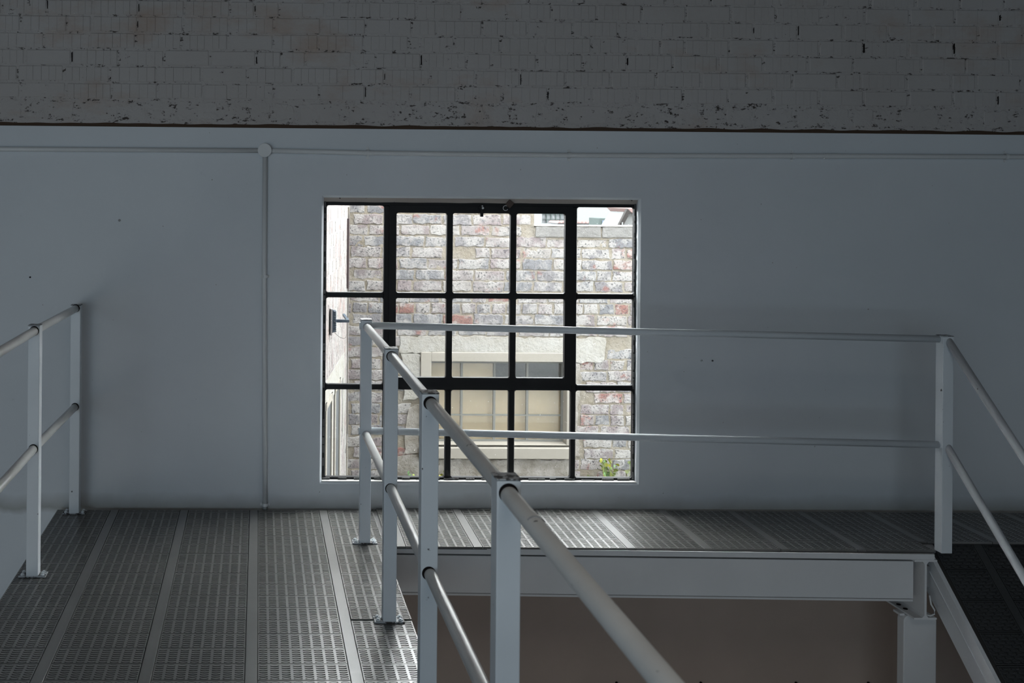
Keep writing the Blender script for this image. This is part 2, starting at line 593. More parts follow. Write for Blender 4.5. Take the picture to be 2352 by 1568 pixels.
rnd = random.Random(3)
joints = []
row_z = [2.126 + 0.0867 * k for k in range(9)]
x = -1.75
while x < 4.55:                                        # lowest course: broken pieces smeared over with plaster
    i = rnd.randrange(5)
    w = lump_w[i]
    inst('brick', lumps[i], wall_upper, (x + w / 2, 5.2272 + rnd.uniform(-0.002, 0.0012), 2.066 + rnd.uniform(-0.005, 0.004)),
         (0, rnd.uniform(-0.02, 0.02), 0), (1, 1, rnd.uniform(0.9, 1.04)))
    x += w + rnd.uniform(0.006, 0.03)
for k, z in enumerate(row_z):
    x = -1.72 - (0.12 if k % 2 else 0.0) + rnd.uniform(-0.02, 0.02)
    plain_bias = 0.10 if k > 2 else 0.30
    while x < 4.55:
        w = BL * rnd.choice((1, 1, 1, 1, 1, 1, 0.52))
        right = 0.25 if x > 2.3 else 0.0
        half = w < BL * 0.9
        me = rnd.choice(halves) if half else rnd.choice(faint) if rnd.random() < plain_bias + right else rnd.choice(fluted)
        inst('brick', me, wall_upper,
             (x + w / 2, 5.2238 + rnd.uniform(-0.0012, 0.0022), z + 0.0434 + rnd.uniform(-0.0026, 0.0026)),
             (0, rnd.uniform(-0.006, 0.006), rnd.uniform(-0.004, 0.004)), (rnd.uniform(0.985, 1.012), 1, rnd.uniform(0.97, 1.03)))
        gap_ = rnd.uniform(0.006, 0.013)
        if -1.4 < x < 4.2 and k < 7: joints.append((x + w + gap_ / 2, z + 0.0434))
        x += w + gap_

# open head joints: narrow black slots where mortar has fallen out between bricks
sl = MB()
for px_, pz_ in random.Random(8).sample(joints, 20):
    w_ = rnd.uniform(0.0015, 0.0035)
    h0 = rnd.uniform(-0.036, -0.01)
    h1 = rnd.uniform(0.012, 0.036)
    sl.prism([(px_ - w_ * 0.5, pz_ + h0), (px_ + w_, pz_ + h0 + 0.004), (px_ + w_ * 0.7, pz_ + h1), (px_ - w_, pz_ + h1 - 0.006)], 'y', 5.2222, 5.232)
sl.build('open_joints', M['dark'], wall_upper)
# rest of the hall shell
structure(MB().box(-6.2, 6.8, -9.2, YO, 3.5, 3.6).build('ceiling', M['timber']))
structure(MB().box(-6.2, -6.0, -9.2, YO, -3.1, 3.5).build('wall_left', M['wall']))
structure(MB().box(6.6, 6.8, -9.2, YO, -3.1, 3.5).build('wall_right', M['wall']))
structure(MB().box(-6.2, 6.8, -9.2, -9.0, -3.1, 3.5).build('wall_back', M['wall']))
structure(MB().box(-6.2, 6.8, -9.2, YO, -3.1, -3.0).build('floor_lower', M['concrete']))
# overlay painting the brown shade on the white lower wall, right of the walkway
lw = structure(MB().box(0.15, 6.6, 5.2355, YW, -3.0, -0.03).build('wall_lower_shade', M['lower']))
# upper deck plates (carry the mats)
deck = structure(MB().prism([(-1.02, -5.0), (0.588, -5.0), (0.588, 5.195), (-1.02, 5.195)], 'z', -0.022, -0.012).build('floor', M['deck']))
structure(MB().prism([(0.592, 4.672), (3.150, 4.622), (3.20, 4.665), (3.25, 4.768), (5.2, 4.76), (5.2, 5.215), (0.592, 5.215)], 'z', -0.022, -0.012).build('floor_landing', M['deck']))

structure(MB().box(-0.76, 1.62, 5.198, 5.2395, -0.030, -0.016).build('gap_shade', M['dark']))  # added strip that paints the shade in the open wall gap black

# ------------------------------------------------------------------ window
win = structure(empty('window_1', (0, 0, 0)))
Y0, Y1 = 5.276, 5.306
# pane outlines: x0, x1, z0, z1 (glass edges)
cx_ = [(0.358, 0.661), (0.726, 0.993), (1.024, 1.330), (1.361, 1.621), (1.686, 1.990)]
rz_ = [(1.124, 1.582), (0.640, 1.096), (0.150, 0.611)]
side = [(cx_[0][0], cx_[0][1], *r) for r in rz_] + [(cx_[4][0], cx_[4][1], *r) for r in rz_]
low = [(0.690, 0.993, *rz_[2]), (1.024, 1.330, *rz_[2]), (1.361, 1.660, *rz_[2])]
mid = [(a, b, 1.124, 1.546) for a, b in cx_[1:4]] + [(a, b, 0.678, 1.096) for a, b in cx_[1:4]]


def bar(b, x0, x1, z0, z1, y0=Y0, y1=Y1):
    return b.box(x0, x1, y0, y1, z0, z1)


def corner_fillets(b, pane, y0, y1, r=0.009):
    x0, x1, z0, z1 = pane
    for sx, xx in ((1, x0), (-1, x1)):
        for sz, zz in ((1, z0), (-1, z1)):
            b.prism([(xx - sx * 0.001, zz - sz * 0.001), (xx + sx * r, zz), (xx + sx * r * 0.35, zz + sz * r * 0.35), (xx, zz + sz * r)], 'y', y0, y1)


fr = MB()
bar(fr, 0.341, 0.358, 0.138, 1.606)
bar(fr, 1.990, 2.000, 0.138, 1.606)
bar(fr, 0.358, 1.990, 1.582, 1.606)
bar(fr, 0.358, 1.990, 0.138, 0.150)
fr.build('window_frame', M['black'], win, bevel=0.002, segs=1)
bars = [(0.661, 0.690, 0.611, 1.582), (1.660, 1.686, 0.150, 1.582), (0.661, 0.690, 0.150, 0.611),
        (0.993, 1.024, 0.150, 0.611), (1.330, 1.361, 0.150, 0.611)]
for q in bars:
    bar(MB(), *q).build('glazing_bar', M['black'], win, bevel=0.003, segs=1)
for q in [(0.358, 0.661, 1.096, 1.124), (1.686, 1.990, 1.096, 1.124), (0.358, 0.661, 0.611, 0.640), (1.686, 1.990, 0.611, 0.640),
          (0.690, 1.660, 0.611, 0.640)]:
    bar(MB(), *q, Y0 + 0.001, Y1 - 0.001).build('glazing_bar', M['black'], win, bevel=0.003, segs=1)
fb = MB()
for p in side + low: corner_fillets(fb, p, Y0 + 0.003, Y1 - 0.003)
fb.build('bar_fillets', M['black'], win)
for p in side + low:
    MB().box(p[0] - 0.003, p[1] + 0.003, 5.290, 5.293, p[2] - 0.003, p[3] + 0.003).build('glass_pane', M['glass'], win)
# opening sash, standing slightly proud
sb = MB()
ys0, ys1 = 5.268, 5.296
bar(sb, 0.688, 0.726, 0.638, 1.584, ys0, ys1)
bar(sb, 1.621, 1.662, 0.638, 1.584, ys0, ys1)
bar(sb, 0.726, 1.621, 1.546, 1.584, ys0, ys1)
bar(sb, 0.726, 1.621, 0.638, 0.678, ys0, ys1)
bar(sb, 0.993, 1.024, 0.678, 1.546, ys0, ys1)
bar(sb, 1.330, 1.361, 0.678, 1.546, ys0, ys1)
for a, b_ in cx_[1:4]: bar(sb, a, b_, 1.096, 1.124, ys0 + 0.001, ys1 - 0.001)
for p in mid: corner_fillets(sb, p, ys0 + 0.003, ys1 - 0.003)
sash = sb.build('opening_sash', M['black'], win)
for p in mid:
    MB().box(p[0] - 0.003, p[1] + 0.003, 5.280, 5.283, p[2] - 0.003, p[3] + 0.003).build('glass_pane', M['glass_dusty'], sash)
la = MB().box(1.166, 1.182, 5.254, 5.268, 1.528, 1.590).box(1.160, 1.188, 5.258, 5.268, 1.566, 1.584)
latch = la.build('window_latch', M['black'], win, bevel=0.002)
MB().tube((1.177, 5.255, 1.574), (1.177, 5.246, 1.574), 0.006, 12).tube((1.175, 5.256, 1.585), (1.175, 5.250, 1.585), 0.0035, 8).build('latch_pin', M['chrome'], latch)
# worn plaster under the lintel, chipped putty round the frame
hb = MB()
n = 60
for i in range(n):
    x0 = wx0 + (wx1 - wx0) * i / n
    x1 = wx0 + (wx1 - wx0) * (i + 1) / n
    za = 1.600 + 0.003 * mnoise.noise(Vector((x0 * 9, 1, 1)))
    zb = 1.600 + 0.003 * mnoise.noise(Vector((x1 * 9, 1, 1)))
    hb.add([(x0, 5.256, wz1), (x1, 5.256, wz1), (x1, 5.272, zb), (x0, 5.272, za), (x0, 5.30, za), (x1, 5.30, zb)],
           [(0, 1, 2, 3), (3, 2, 5, 4)])
hb.build('lintel_plaster', M['rawhead'], win)
# chipped fillet of putty between frame and reveal (black with paint flakes)
pb = MB()
rp = random.Random(5)
z = 0.145
while z < 1.59:
    h_ = rp.uniform(0.015, 0.05)
    pb.box(1.988, rp.uniform(1.992, 1.997), 5.270, 5.277, z, z + h_)
    if rp.random() < 0.6: pb.box(rp.uniform(0.342, 0.347), 0.353, 5.270, 5.277, z, z + h_)
    z += h_ + rp.uniform(0.0, 0.03)
x = 0.345
while x < 1.99:
    w_ = rp.uniform(0.02, 0.09)
    pb.box(x, x + w_, 5.268, 5.277, 0.137, rp.uniform(0.141, 0.150))
    x += w_ + rp.uniform(0.0, 0.05)
pb.build('putty', M['putty'], win)
# white painted sill slab and jamb linings
MB().box(wx0, wx1, YW + 0.004, 5.276, wz0 - 0.004, wz0 + 0.001).build('window_sill', M['reveal'], win, bevel=0.001)

# padlock hanging from the catch staple
pl = tag(empty('padlock', (1.315, 5.258, 1.585)), 'small rusty brown padlock hanging at the head of the black window', 'padlock')
o = MB().box(-0.016, 0.016, -0.008, 0.008, -0.018, 0.018).build('lock_body', M['brass'], pl, bevel=0.003)
o.rotation_euler = (0, radians(40), 0)
o.location = (0.006, 0, 0.012)
pts = [(-0.012 + 0.013 * cos(t) - 0.004, -0.002, -0.010 + 0.013 * sin(t)) for t in [radians(a) for a in range(60, 331, 18)]]
MB().path(pts, 0.0018, 8).build('shackle', M['chrome'], pl, smooth=True)

# ------------------------------------------------------------------ electric conduit
con = tag(empty('electrical_conduit', (0, 0, 0)), 'white painted metal conduit running along and down the plaster wall', 'conduit')
R = 0.0125
yc = YW - R - 0.0005
MB().path([(-5.9, yc, 1.855), (-1.36, yc, 1.861), (0.004, yc, 1.865)], R, 16).build('pipe', M['conduit'], con, smooth=True)
MB().path([(0.050, yc, 1.865), (0.55, yc, 1.858), (1.00, yc, 1.856), (1.60, yc, 1.855), (2.3, yc, 1.858), (3.0, yc, 1.863), (6.5, yc, 1.88)], R, 16).build('pipe', M['conduit'], con, smooth=True)
MB().path([(0.029, yc, 1.840), (0.030, yc, 1.2), (0.037, yc, 0.6), (0.044, yc, -0.01)], R, 16).build('pipe', M['conduit'], con, smooth=True)
jb = MB().tube((0.027, YW, 1.866), (0.027, YW - 0.030, 1.866), 0.035, 40).build('junction_box', M['conduit'], con, bevel=0.0015)
MB().tube((0.027, YW - 0.031, 1.866), (0.027, YW - 0.034, 1.866), 0.036, 40).build('lid', M['conduit'], jb, bevel=0.001)


def saddle(px, pz, upright=False):
    b = MB()
    n = 8
    r0 = R + 0.0015
    w = 0.0075
    if not upright:
        prof = [(0.030, YW - 0.001), (0.016, YW - 0.002)] + [(r0 * cos(t), yc - r0 * sin(t)) for t in [pi * i / n for i in range(n + 1)]] + [(-0.016, YW - 0.002), (-0.030, YW - 0.001)]
        v = [(px - w, y, pz + s) for s, y in prof] + [(px + w, y, pz + s) for s, y in prof]
    else:
        prof = [(0.024, YW - 0.001), (0.015, YW - 0.002)] + [(r0 * cos(t), yc - r0 * sin(t)) for t in [pi * i / n for i in range(n + 1)]] + [(-0.015, YW - 0.002), (-0.024, YW - 0.001)]
        v = [(px + s, y, pz - w) for s, y in prof] + [(px + s, y, pz + w) for s, y in prof]
    m_ = len(prof)
    b.add(v, [(i, i + 1, i + 1 + m_, i + m_) for i in range(m_ - 1)])
    if not upright:
        b.tube((px, YW - 0.001, pz + 0.024), (px, YW - 0.007, pz + 0.024), 0.005, 10)
        b.tube((px, YW - 0.001, pz - 0.024), (px, YW - 0.007, pz - 0.024), 0.006, 10)
    o = b.build('saddle_clip', M['conduit'], con)
    s = o.modifiers.new('thickness', 'SOLIDIFY')
    s.thickness = 0.0015
    return o


for px, pz in ((0.566, 1.858), (1.625, 1.855), (2.807, 1.861), (3.945, 1.868)): saddle(px, pz)
saddle(0.035, 1.208, True)
saddle(0.044, 0.018, True)
MB().tube((2.972, yc, 1.8626), (3.045, yc, 1.8632), R + 0.0022, 18).build('coupling', M['conduit'], con, smooth=False)

# small fixings left in the wall
def stud(px, pz, r, label, mat, y=YW):
    o = MB().tube((px, y + 0.001, pz), (px, y - 0.003, pz), r, 12).build('wall_plug', mat)
    tag(o, label, 'wall plug')
stud(-0.728, 1.495, 0.007, 'round grey filled plug on the white wall above the left railing', M['deck'])
stud(-1.190, 1.195, 0.0045, 'tiny black nail hole in the wall far left above the railing', M['dark'])
stud(2.338, 0.780, 0.005, 'left one of two small dark plugs right of the window', M['worn'])
stud(2.396, 0.780, 0.005, 'right one of two small dark plugs right of the window', M['worn'])
for i, px in enumerate((1.899, 2.345, 2.85, 3.235)):
    o = MB().tube((px, 5.2356, -0.914), (px, 5.226, -0.914), 0.0065, 10).build('wall_bolt', M['dark'])
    lab = ('black bolt head low on the shaded wall, first from the left in its row', 'black bolt head low on the shaded wall, second from the left in its row',
           'black bolt head low on the shaded wall, third from the left in its row', 'black bolt head low on the shaded wall beside the white column')[i]
    tag(o, lab, 'bolt', 'black bolt heads low on the shaded wall')

# ------------------------------------------------------------------ rubber mats
PW = 0.359
SW = 0.043
CW = (PW - SW) / 8


def mat_panel_mesh(cells, depth, rows, mat, stagger=False):
    """moulded panel: rim, plain bars between cells and curved ribs with slots between"""
    b = MB()
    W = cells * CW
    top, low_ = 0.0, (-0.0048 if not stagger else -0.006)
    g = 0.002
    b.box(g, W - g, g, depth - g, -0.009, low_)
    e = 0.004
    b.box(g, W - g, g, g + e, low_, top)
    b.box(g, W - g, depth - g - e, depth - g, low_, top)
    b.box(g, g + e, g + e, depth - g - e, low_, top)
    b.box(W - g - e, W - g, g + e, depth - g - e, low_, top)
    barw = 0.0095 if not stagger else 0.005
    y_lo, y_hi = g + e, depth - g - e
    if not stagger:
        for k in range(1, cells):
            b.box(k * CW - barw / 2, k * CW + barw / 2, y_lo, y_hi, low_, top)
    pitch = (y_hi - y_lo) / rows
    for j in range(rows):
        off = (CW / 2 if j % 2 else 0.0) if stagger else 0.0
        for k in range(cells + (1 if off else 0)):
            xa = k * CW + barw / 2 - off
            xb = (k + 1) * CW - barw / 2 - off
            xa, xb = max(xa, g + e * 0.9), min(xb, W - g - e * 0.9)
            if xb - xa < 0.006: continue
            yb = y_lo + pitch * (j + 1) - 0.0005
            sag = 0.0046 if not stagger else 0.0055
            thick = pitch * (0.66 if not stagger else 0.72)
            nseg = 4
            A, B_ = [], []
            for i in range(nseg + 1):
                t = i / nseg
                xx = xa + (xb - xa) * t
                bow = sag * (4 * t * (1 - t))
                A.append((xx, yb - thick - bow + sag * 0.6))
                B_.append((xx, yb - bow + sag * 0.5))
            v = [(p[0], p[1], top) for p in A] + [(p[0], p[1], top - (0.0004 if not stagger else 0.0045)) for p in B_]
            v += [(p[0], p[1], low_) for p in A] + [(p[0], p[1], low_) for p in B_]
            m_ = nseg + 1
            f = []
            for i in range(nseg):
                f += [(i, i + 1, m_ + i + 1, m_ + i), (2 * m_ + i, 2 * m_ + i + 1, i + 1, i), (m_ + i, m_ + i + 1, 3 * m_ + i + 1, 3 * m_ + i)]
            b.add(v, f)
    me = b.mesh('mat_panel', mat)
    return me


ROW = 0.119
pm = {}


def panel(cells, depth=ROW, rows=7, mat='rubber', stagger=False):
    key = (cells, round(depth, 3), rows, mat, stagger)
    if key not in pm: pm[key] = mat_panel_mesh(cells, depth, rows, M[mat], stagger)
    return pm[key]


# long walkway mat
mat1 = tag(empty('rubber_mat', (0, 0, 0)), 'grey black ribbed rubber mat covering the walkway left of the open handrail', 'mat')
MB().box(-1.022, 0.590, -5.0, 5.195, -0.0118, -0.0088).build('mat_backing', M['mbase'], mat1)
stripes = [-0.732, -0.373, -0.014, 0.345]
cols = [(-0.732 - SW / 2 - 7 * CW, 7)] + [(s + SW / 2, 8) for s in stripes[:3]] + [(0.345 + SW / 2, 6)]
rm = random.Random(11)
for s in stripes:
    MB().box(s - SW / 2 + 0.001, s + SW / 2 - 0.001, 2.42, 5.192, -0.009, 0.0006).build('mat_strip', M['rubber'], mat1, bevel=0.0008, segs=1)
for ci, (cx0, cells) in enumerate(cols):
    for k in range(-1, 22):
        y0 = 5.043 - ROW * (k + 1)
        tilt, dz = 0.0, 0.0
        if ci == 4 and k == 9: tilt, dz = -0.035, 0.005     # curled edge at the seam
        inst('mat_panel', panel(cells), mat1, (cx0, y0 + ROW * 0 + 0.0, dz + rm.uniform(-0.0004, 0.0004)), (tilt + rm.uniform(-0.002, 0.002), rm.uniform(-0.001, 0.001), 0))
    inst('mat_panel', panel(cells, 0.030, 2), mat1, (cx0, 5.163, 0))

# landing mat along the wall
mat2 = tag(empty('rubber_mat', (1.9, 4.645, 0)), 'narrow grey black ribbed rubber mat on the landing under the window', 'mat')
mat2.rotation_euler = (0, 0, -0.0137)
MB().box(-1.305, 1.27, 0.002, 0.575, -0.0118, -0.0088).box(1.27, 3.2, ROW + 0.002, 0.575, -0.0118, -0.0088).build('mat_backing', M['mbase'], mat2)
for k in range(-1, 11):
    sx = 1.036 + PW * k - 1.9
    ya = 0.0 if sx < 1.27 else ROW
    MB().box(sx - SW / 2 + 0.001, sx + SW / 2 - 0.001, ya, 0.572, -0.009, 0.0006).build('mat_strip', M['rubber'], mat2, bevel=0.0008, segs=1)
    for r_ in range(5):
        if sx + SW / 2 > 1.25 and r_ == 0: continue
        cells = 8
        dpt = ROW if r_ < 4 else 0.096
        if r_ == 0 and 1.0 < sx + SW / 2 < 1.25: cells = 5
        inst('mat_panel', panel(cells, dpt, 7 if r_ < 4 else 5), mat2, (sx + SW / 2, ROW * r_, rm.uniform(-0.0004, 0.0004)))
for r_ in range(5):
    inst('mat_panel', panel(1, ROW if r_ < 4 else 0.096, 7 if r_ < 4 else 5), mat2, (1.036 - PW - 1.9 - SW / 2 - CW, ROW * r_, 0))

# ------------------------------------------------------------------ landing steelwork
ang = math.atan2(-0.07, 2.55)
def skew_y(px): return 4.676 - (px - 0.66) * 0.07 / 2.49


ea = MB()
xa, xb = 0.592, 3.150
ea.add([(xa, skew_y(xa) - 0.006, -0.034), (xb, skew_y(xb) - 0.006, -0.034), (xb, skew_y(xb) - 0.006, -0.009), (xa, skew_y(xa) - 0.006, -0.009),
        (xa, skew_y(xa), -0.034), (xb, skew_y(xb), -0.034), (xb, skew_y(xb), -0.009), (xa, skew_y(xa), -0.009),
        (xa, skew_y(xa) + 0.06, -0.034), (xb, skew_y(xb) + 0.06, -0.034), (xa, skew_y(xa) + 0.06, -0.029), (xb, skew_y(xb) + 0.06, -0.029)],
       [(0, 1, 2, 3), (3, 2, 6, 7), (0, 4, 5, 1), (1, 5, 6, 2), (0, 3, 7, 4), (4, 8, 9, 5), (4, 7, 6, 5), (8, 10, 11, 9)])
tag(ea.build('edge_angle', M['beam']), 'thin white steel edge strip along the front of the landing mat', 'edge trim')

bm_ = tag(empty('landing_beam', (0, 0, 0)), 'deep white steel beam face running beneath the landing edge', 'beam')
xa, xb = 0.60, 3.064
ya, yb = skew_y(xa) + 0.012, skew_y(xb) + 0.012
def slab(x0, x1, yo0, yo1, z0, z1):
    p = [(x0, skew_y(x0) + yo0), (x1, skew_y(x1) + yo0), (x1, skew_y(x1) + yo1), (x0, skew_y(x0) + yo1)]
    return MB().prism(p, 'z', z0, z1)
slab(xa, xb, 0.012, 0.020, -0.222, -0.048).build('web', M['beam'], bm_)
slab(xa, xb - 0.006, 0.004, 0.070, -0.232, -0.2235).build('bottom_flange', M['beam'], bm_)
slab(xa, xb - 0.01, 0.022, 0.070, -0.056, -0.048).build('top_flange', M['beam'], bm_)
slab(xa, xb - 0.03, 0.050, 0.062, -0.048, -0.029).build('packing_strip', M['gap'], bm_)

ib = tag(empty('steel_joist', (3.110, 4.60, 0)), 'white I section joist end showing its profile beside the stair top', 'beam')
MB().box(-0.053, 0.053, 0.0, 0.62, -0.0345 - 0.009, -0.0345).build('top_flange', M['beam'], ib, bevel=0.001)
MB().box(-0.053, 0.053, 0.0, 0.62, -0.312, -0.303).build('bottom_flange', M['beam'], ib, bevel=0.001)
MB().prism([(-0.005, -0.303), (-0.014, -0.303), (-0.005, -0.292), (-0.005, -0.055), (-0.014, -0.0435), (0.014, -0.0435), (0.005, -0.055), (0.005, -0.292), (0.014, -0.303)],
           'y', 0.001, 0.62).build('web', M['beam'], ib)
for dx, dy in ((-0.030, 0.10), (-0.030, 0.15)):
    MB().tube((dx, dy, -0.3031), (dx, dy, -0.3005), 0.010, 16).build('bolt_hole', M['dark'], ib)
MB().box(-0.075, -0.053, 0.07, 0.12, -0.322, -0.312).build('cap_plate', M['beam'], ib)
# cleats and spare pipe stubs between joist and stringer
MB().box(0.006, 0.085, 0.10, 0.11, -0.20, -0.10).build('cleat', M['deck'], ib)
MB().tube((0.03, 0.10, -0.125), (0.03, 0.088, -0.125), 0.009, 10).tube((0.03, 0.10, -0.165), (0.03, 0.088, -0.165), 0.009, 10).build('cleat_bolts', M['worn'], ib)

colm = tag(empty('steel_column', (3.122, 4.70, 0)), 'white painted box column with rounded shoulders under the landing corner', 'column')
prof = []
hw, zt, rr = 0.078, -0.313, 0.032
for a in range(0, 91, 15): prof.append((hw - rr + rr * sin(radians(a)), zt - rr + rr * cos(radians(a))))
prof += [(hw, -3.0), (-hw, -3.0)]
for a in range(-90, 1, 15): prof.append((-hw + rr + rr * sin(radians(a)), zt - rr + rr * cos(radians(a))))
MB().prism(prof, 'y', -0.045, 0.005).build('shaft', M['beam'], colm, bevel=0.004)
MB().box(-0.12, 0.12, -0.10, 0.12, -3.0, -2.985).build('base_plate', M['beam'], colm)

cb = MB().path([(3.148, 4.63, -0.21), (3.152, 4.625, -0.25), (3.166, 4.62, -0.275), (3.160, 4.615, -0.292), (3.138, 4.61, -0.298), (3.12, 4.62, -0.296)], 0.004, 8)
tag(cb.build('cable', M['conduit'], smooth=True), 'short looped white cable hanging beside the joist end', 'cable')

# beams that carry the long walkway, below its deck
for px, lab in ((-0.93, 'white steel channel carrying the left side of the walkway'), (0.46, 'white steel channel carrying the right side of the walkway')):
    b = MB().box(px, px + 0.008, -5.0, 5.19, -0.20, -0.022).box(px, px + 0.06, -5.0, 5.19, -0.208, -0.200)
    tag(b.build('walkway_beam', M['beam']), lab, 'beam')

# ------------------------------------------------------------------ stair ramp
TH = radians(42.2)
ramp_o = tag(empty('stair_ramp', (3.20, 4.762, 0.000)), 'steep ramp with black scaled rubber treads dropping towards the viewer', 'ramp')
ramp_o.rotation_euler = (TH, 0, 0)      # local -y runs down the slope
LEN = 3.2
MB().box(0.006, 1.0, -LEN, 0.0, -0.020, -0.0125).build('ramp_plate', M['deck'], ramp_o)
MB().box(0.020, 1.0, -LEN, 0.004, -0.0125, -0.009).build('mat_backing', M['mbase'], ramp_o)
RP = 0.147
px0 = 3.457 - 3.20
for s in (px0, px0 + PW, px0 + 2 * PW):
    MB().box(s - 0.02, s + 0.02, -LEN, 0.0, -0.009, 0.0006).build('mat_strip', M['rubber2'], ramp_o, bevel=0.0008, segs=1)
for k in range(9):
    inst('mat_panel', panel(5, RP, 8, 'rubber2', True), ramp_o, (px0 - 0.0215 - 5 * CW, -RP * (k + 1), 0))
    for s in (px0, px0 + PW):
        inst('mat_panel', panel(8, RP, 8, 'rubber2', True), ramp_o, (s + 0.0215, -RP * (k + 1), 0))
for side_x in (0.0, 1.0):
    MB().box(side_x, side_x + 0.006, -LEN, -0.03, -0.145, 0.000).build('stringer', M['beam'], ramp_o, bevel=0.001)
    MB().box(side_x + 0.006, side_x + 0.020, -LEN, -0.03, -0.008, -0.001).build('stringer_flange', M['beam'], ramp_o)
    MB().box(side_x - 0.003, side_x, -LEN, -0.03, -0.060, -0.056).build('weld_line', M['beam'], ramp_o)

# ------------------------------------------------------------------ railings
def post(parent, px, py, h, z0=0.0008, base=True, hw=0.0255, bolts=True):
    p = MB().box(px - hw, px + hw, py - hw, py + hw, z0, h - 0.004).build('post', M['steel'], parent, bevel=0.0025)
    cap = MB().box(px - hw - 0.001, px + hw + 0.001, py - hw - 0.001, py + hw + 0.001, h - 0.003, h).build('post_cap', M['worn'], parent, bevel=0.001, segs=1)
    if base:
        b = MB().box(px - 0.058, px + 0.058, py - 0.028, py + 0.028, z0, z0 + 0.006).build('base_plate', M['worn'], parent, bevel=0.001, segs=1)
        for s in (-1, 1):
            for sy in (-1, 1):
                bb = MB().tube((px + s * 0.043, py + sy * 0.014, z0 + 0.006), (px + s * 0.043, py + sy * 0.014, z0 + 0.011), 0.009, 6)
                bb.tube((px + s * 0.043, py + sy * 0.014, z0 + 0.010), (px + s * 0.043, py + sy * 0.014, z0 + 0.015), 0.005, 10)
                bb.build('bolt', M['steel'], b)
    return p


def hole(parent, px, py, pz, r=0.0205, dx=-0.0012, dz=0.0018):
    """dark clearance hole drilled in the near face of a post, slightly larger than the rail"""
    MB().tube((px + dx, py, pz + dz), (px + dx, py - 0.0012, pz + dz), r, 28).build('rail_hole', M['dark'], parent)


RR = 0.0185
rail_r = tag(empty('handrail', (0.51, 4.70, 0)), 'pale grey tubular handrail running from the near right across the window to the stair', 'railing')
def P(o, x, y, z): return (x - o.location.x, y - o.location.y, z - o.location.z)
oX, oY = 0.51, 4.70
posts_r = [(0.510, 4.715, 1.054), (0.513, 3.850, 1.052), (0.515, 2.995, 1.052), (0.525, 2.100, 1.051), (0.53, 1.10, 1.051), (0.53, 0.1, 1.051)]
for (x, y, h) in posts_r: post(rail_r, x - oX, y - oY, h)
post(rail_r, 3.216 - oX, 4.638 - oY, 1.004, -0.009, base=False)
zt_, zm_ = 1.019, 0.513
for z_ in (zt_, zm_):
    MB().path([(0.510 - oX, 4.690 - oY, z_), (0.513 - oX, 3.85 - oY, z_ + 0.003), (0.518 - oX, 2.995 - oY, z_ - 0.001), (0.525 - oX, 2.1 - oY, z_ - 0.002), (0.53 - oX, -0.4 - oY, z_ - 0.002)], RR, 24).build('rail', M['rail'], rail_r, smooth=True)
    for (x, y, h) in posts_r[1:4]: hole(rail_r, x - oX, y - 0.0255 - oY, z_ + 0.001)
MB().path([(0.530 - oX, 4.71 - oY, 1.024), (3.195 - oX, 4.64 - oY, 0.986)], 0.0165, 24).build('rail', M['steel'], rail_r, smooth=True)
MB().path([(0.530 - oX, 4.71 - oY, 0.528), (3.195 - oX, 4.64 - oY, 0.491)], 0.0165, 24).build('rail', M['steel'], rail_r, smooth=True)
# welded seam collars on the near top rail and small stubs at the corner post
MB().path([(0.5265 - oX, 1.885 - oY, 1.017), (0.5265 - oX, 1.878 - oY, 1.017)], RR + 0.0008, 24).build('weld_seam', M['worn'], rail_r)
for z_ in (1.022, 0.527):
    MB().tube((0.478 - oX, 4.712 - oY, z_), (0.486 - oX, 4.712 - oY, z_), 0.0165, 16).build('rail_stub', M['steel'], rail_r)
# rails down the stair
cs, sn = cos(TH), sin(TH)
for z_ in (0.985, 0.489):
    p0 = Vector((3.222, 4.628, z_))
    p1 = p0 + Vector((0, -cs, -sn)) * 2.6
    MB().path([P(rail_r, *p0), P(rail_r, *p1)], 0.0175, 24).build('rail', M['steel'], rail_r, smooth=True)
    MB().tube(P(rail_r, 3.188, 4.638, z_), P(rail_r, 3.196, 4.638, z_), 0.018, 16).build('weld_seam', M['steel'], rail_r)
zb_ = -(4.755 - 3.20) * math.tan(TH)
post(rail_r, 3.222 - oX, 3.20 - oY, 0.985 - (4.628 - 3.20) * math.tan(TH) + 0.02, zb_ - 0.01, base=False)

rail_l = tag(empty('handrail', (-0.95, 4.30, 0)), 'pale grey tubular handrail along the left edge of the walkway', 'railing')
posts_l = [(-0.930, 5.140, 1.066), (-0.953, 4.300, 1.073), (-0.96, 3.40, 1.072), (-0.965, 2.5, 1.07)]
for (x, y, h) in posts_l: post(rail_l, x + 0.95, y - 4.30, h)
for z_ in (1.047, 0.545):
    MB().path([(-0.930 + 0.95, 5.13 - 4.30, z_), (-0.953 + 0.95, 0, z_), (-0.965 + 0.95, 1.5 - 4.30, z_)], RR, 24).build('rail', M['rail'], rail_l, smooth=True)
    for (x, y, h) in posts_l[:2]: hole(rail_l, x + 0.95, y - 0.0255 - 4.30, z_, dx=0.0012, dz=0.0018)

# ------------------------------------------------------------------ outside: courtyard
YF = 7.2
structure(MB().box(-3.0, 14.0, YO, 30.0, -0.56, -0.46).build('ground_courtyard', M['yard']))
far = tag(empty('courtyard_wall', (0, YF, 0)), 'weathered whitewashed brick wall across the courtyard with patched mortar', 'wall')
ox0, ox1, oz0, oz1 = 1.249, 2.231, -0.151, 0.444          # far window opening
TOPZ = 1.345


def rect_ring(X0, X1, Z0, Z1, x0, x1, z0, z1, y0, y1):
    b = MB()
    b.box(X0, x0, y0, y1, Z0, Z1)
    b.box(x1, X1, y0, y1, Z0, Z1)
    b.box(x0, x1, y0, y1, z1, Z1)
    b.box(x0, x1, y0, y1, Z0, z0)
    return b


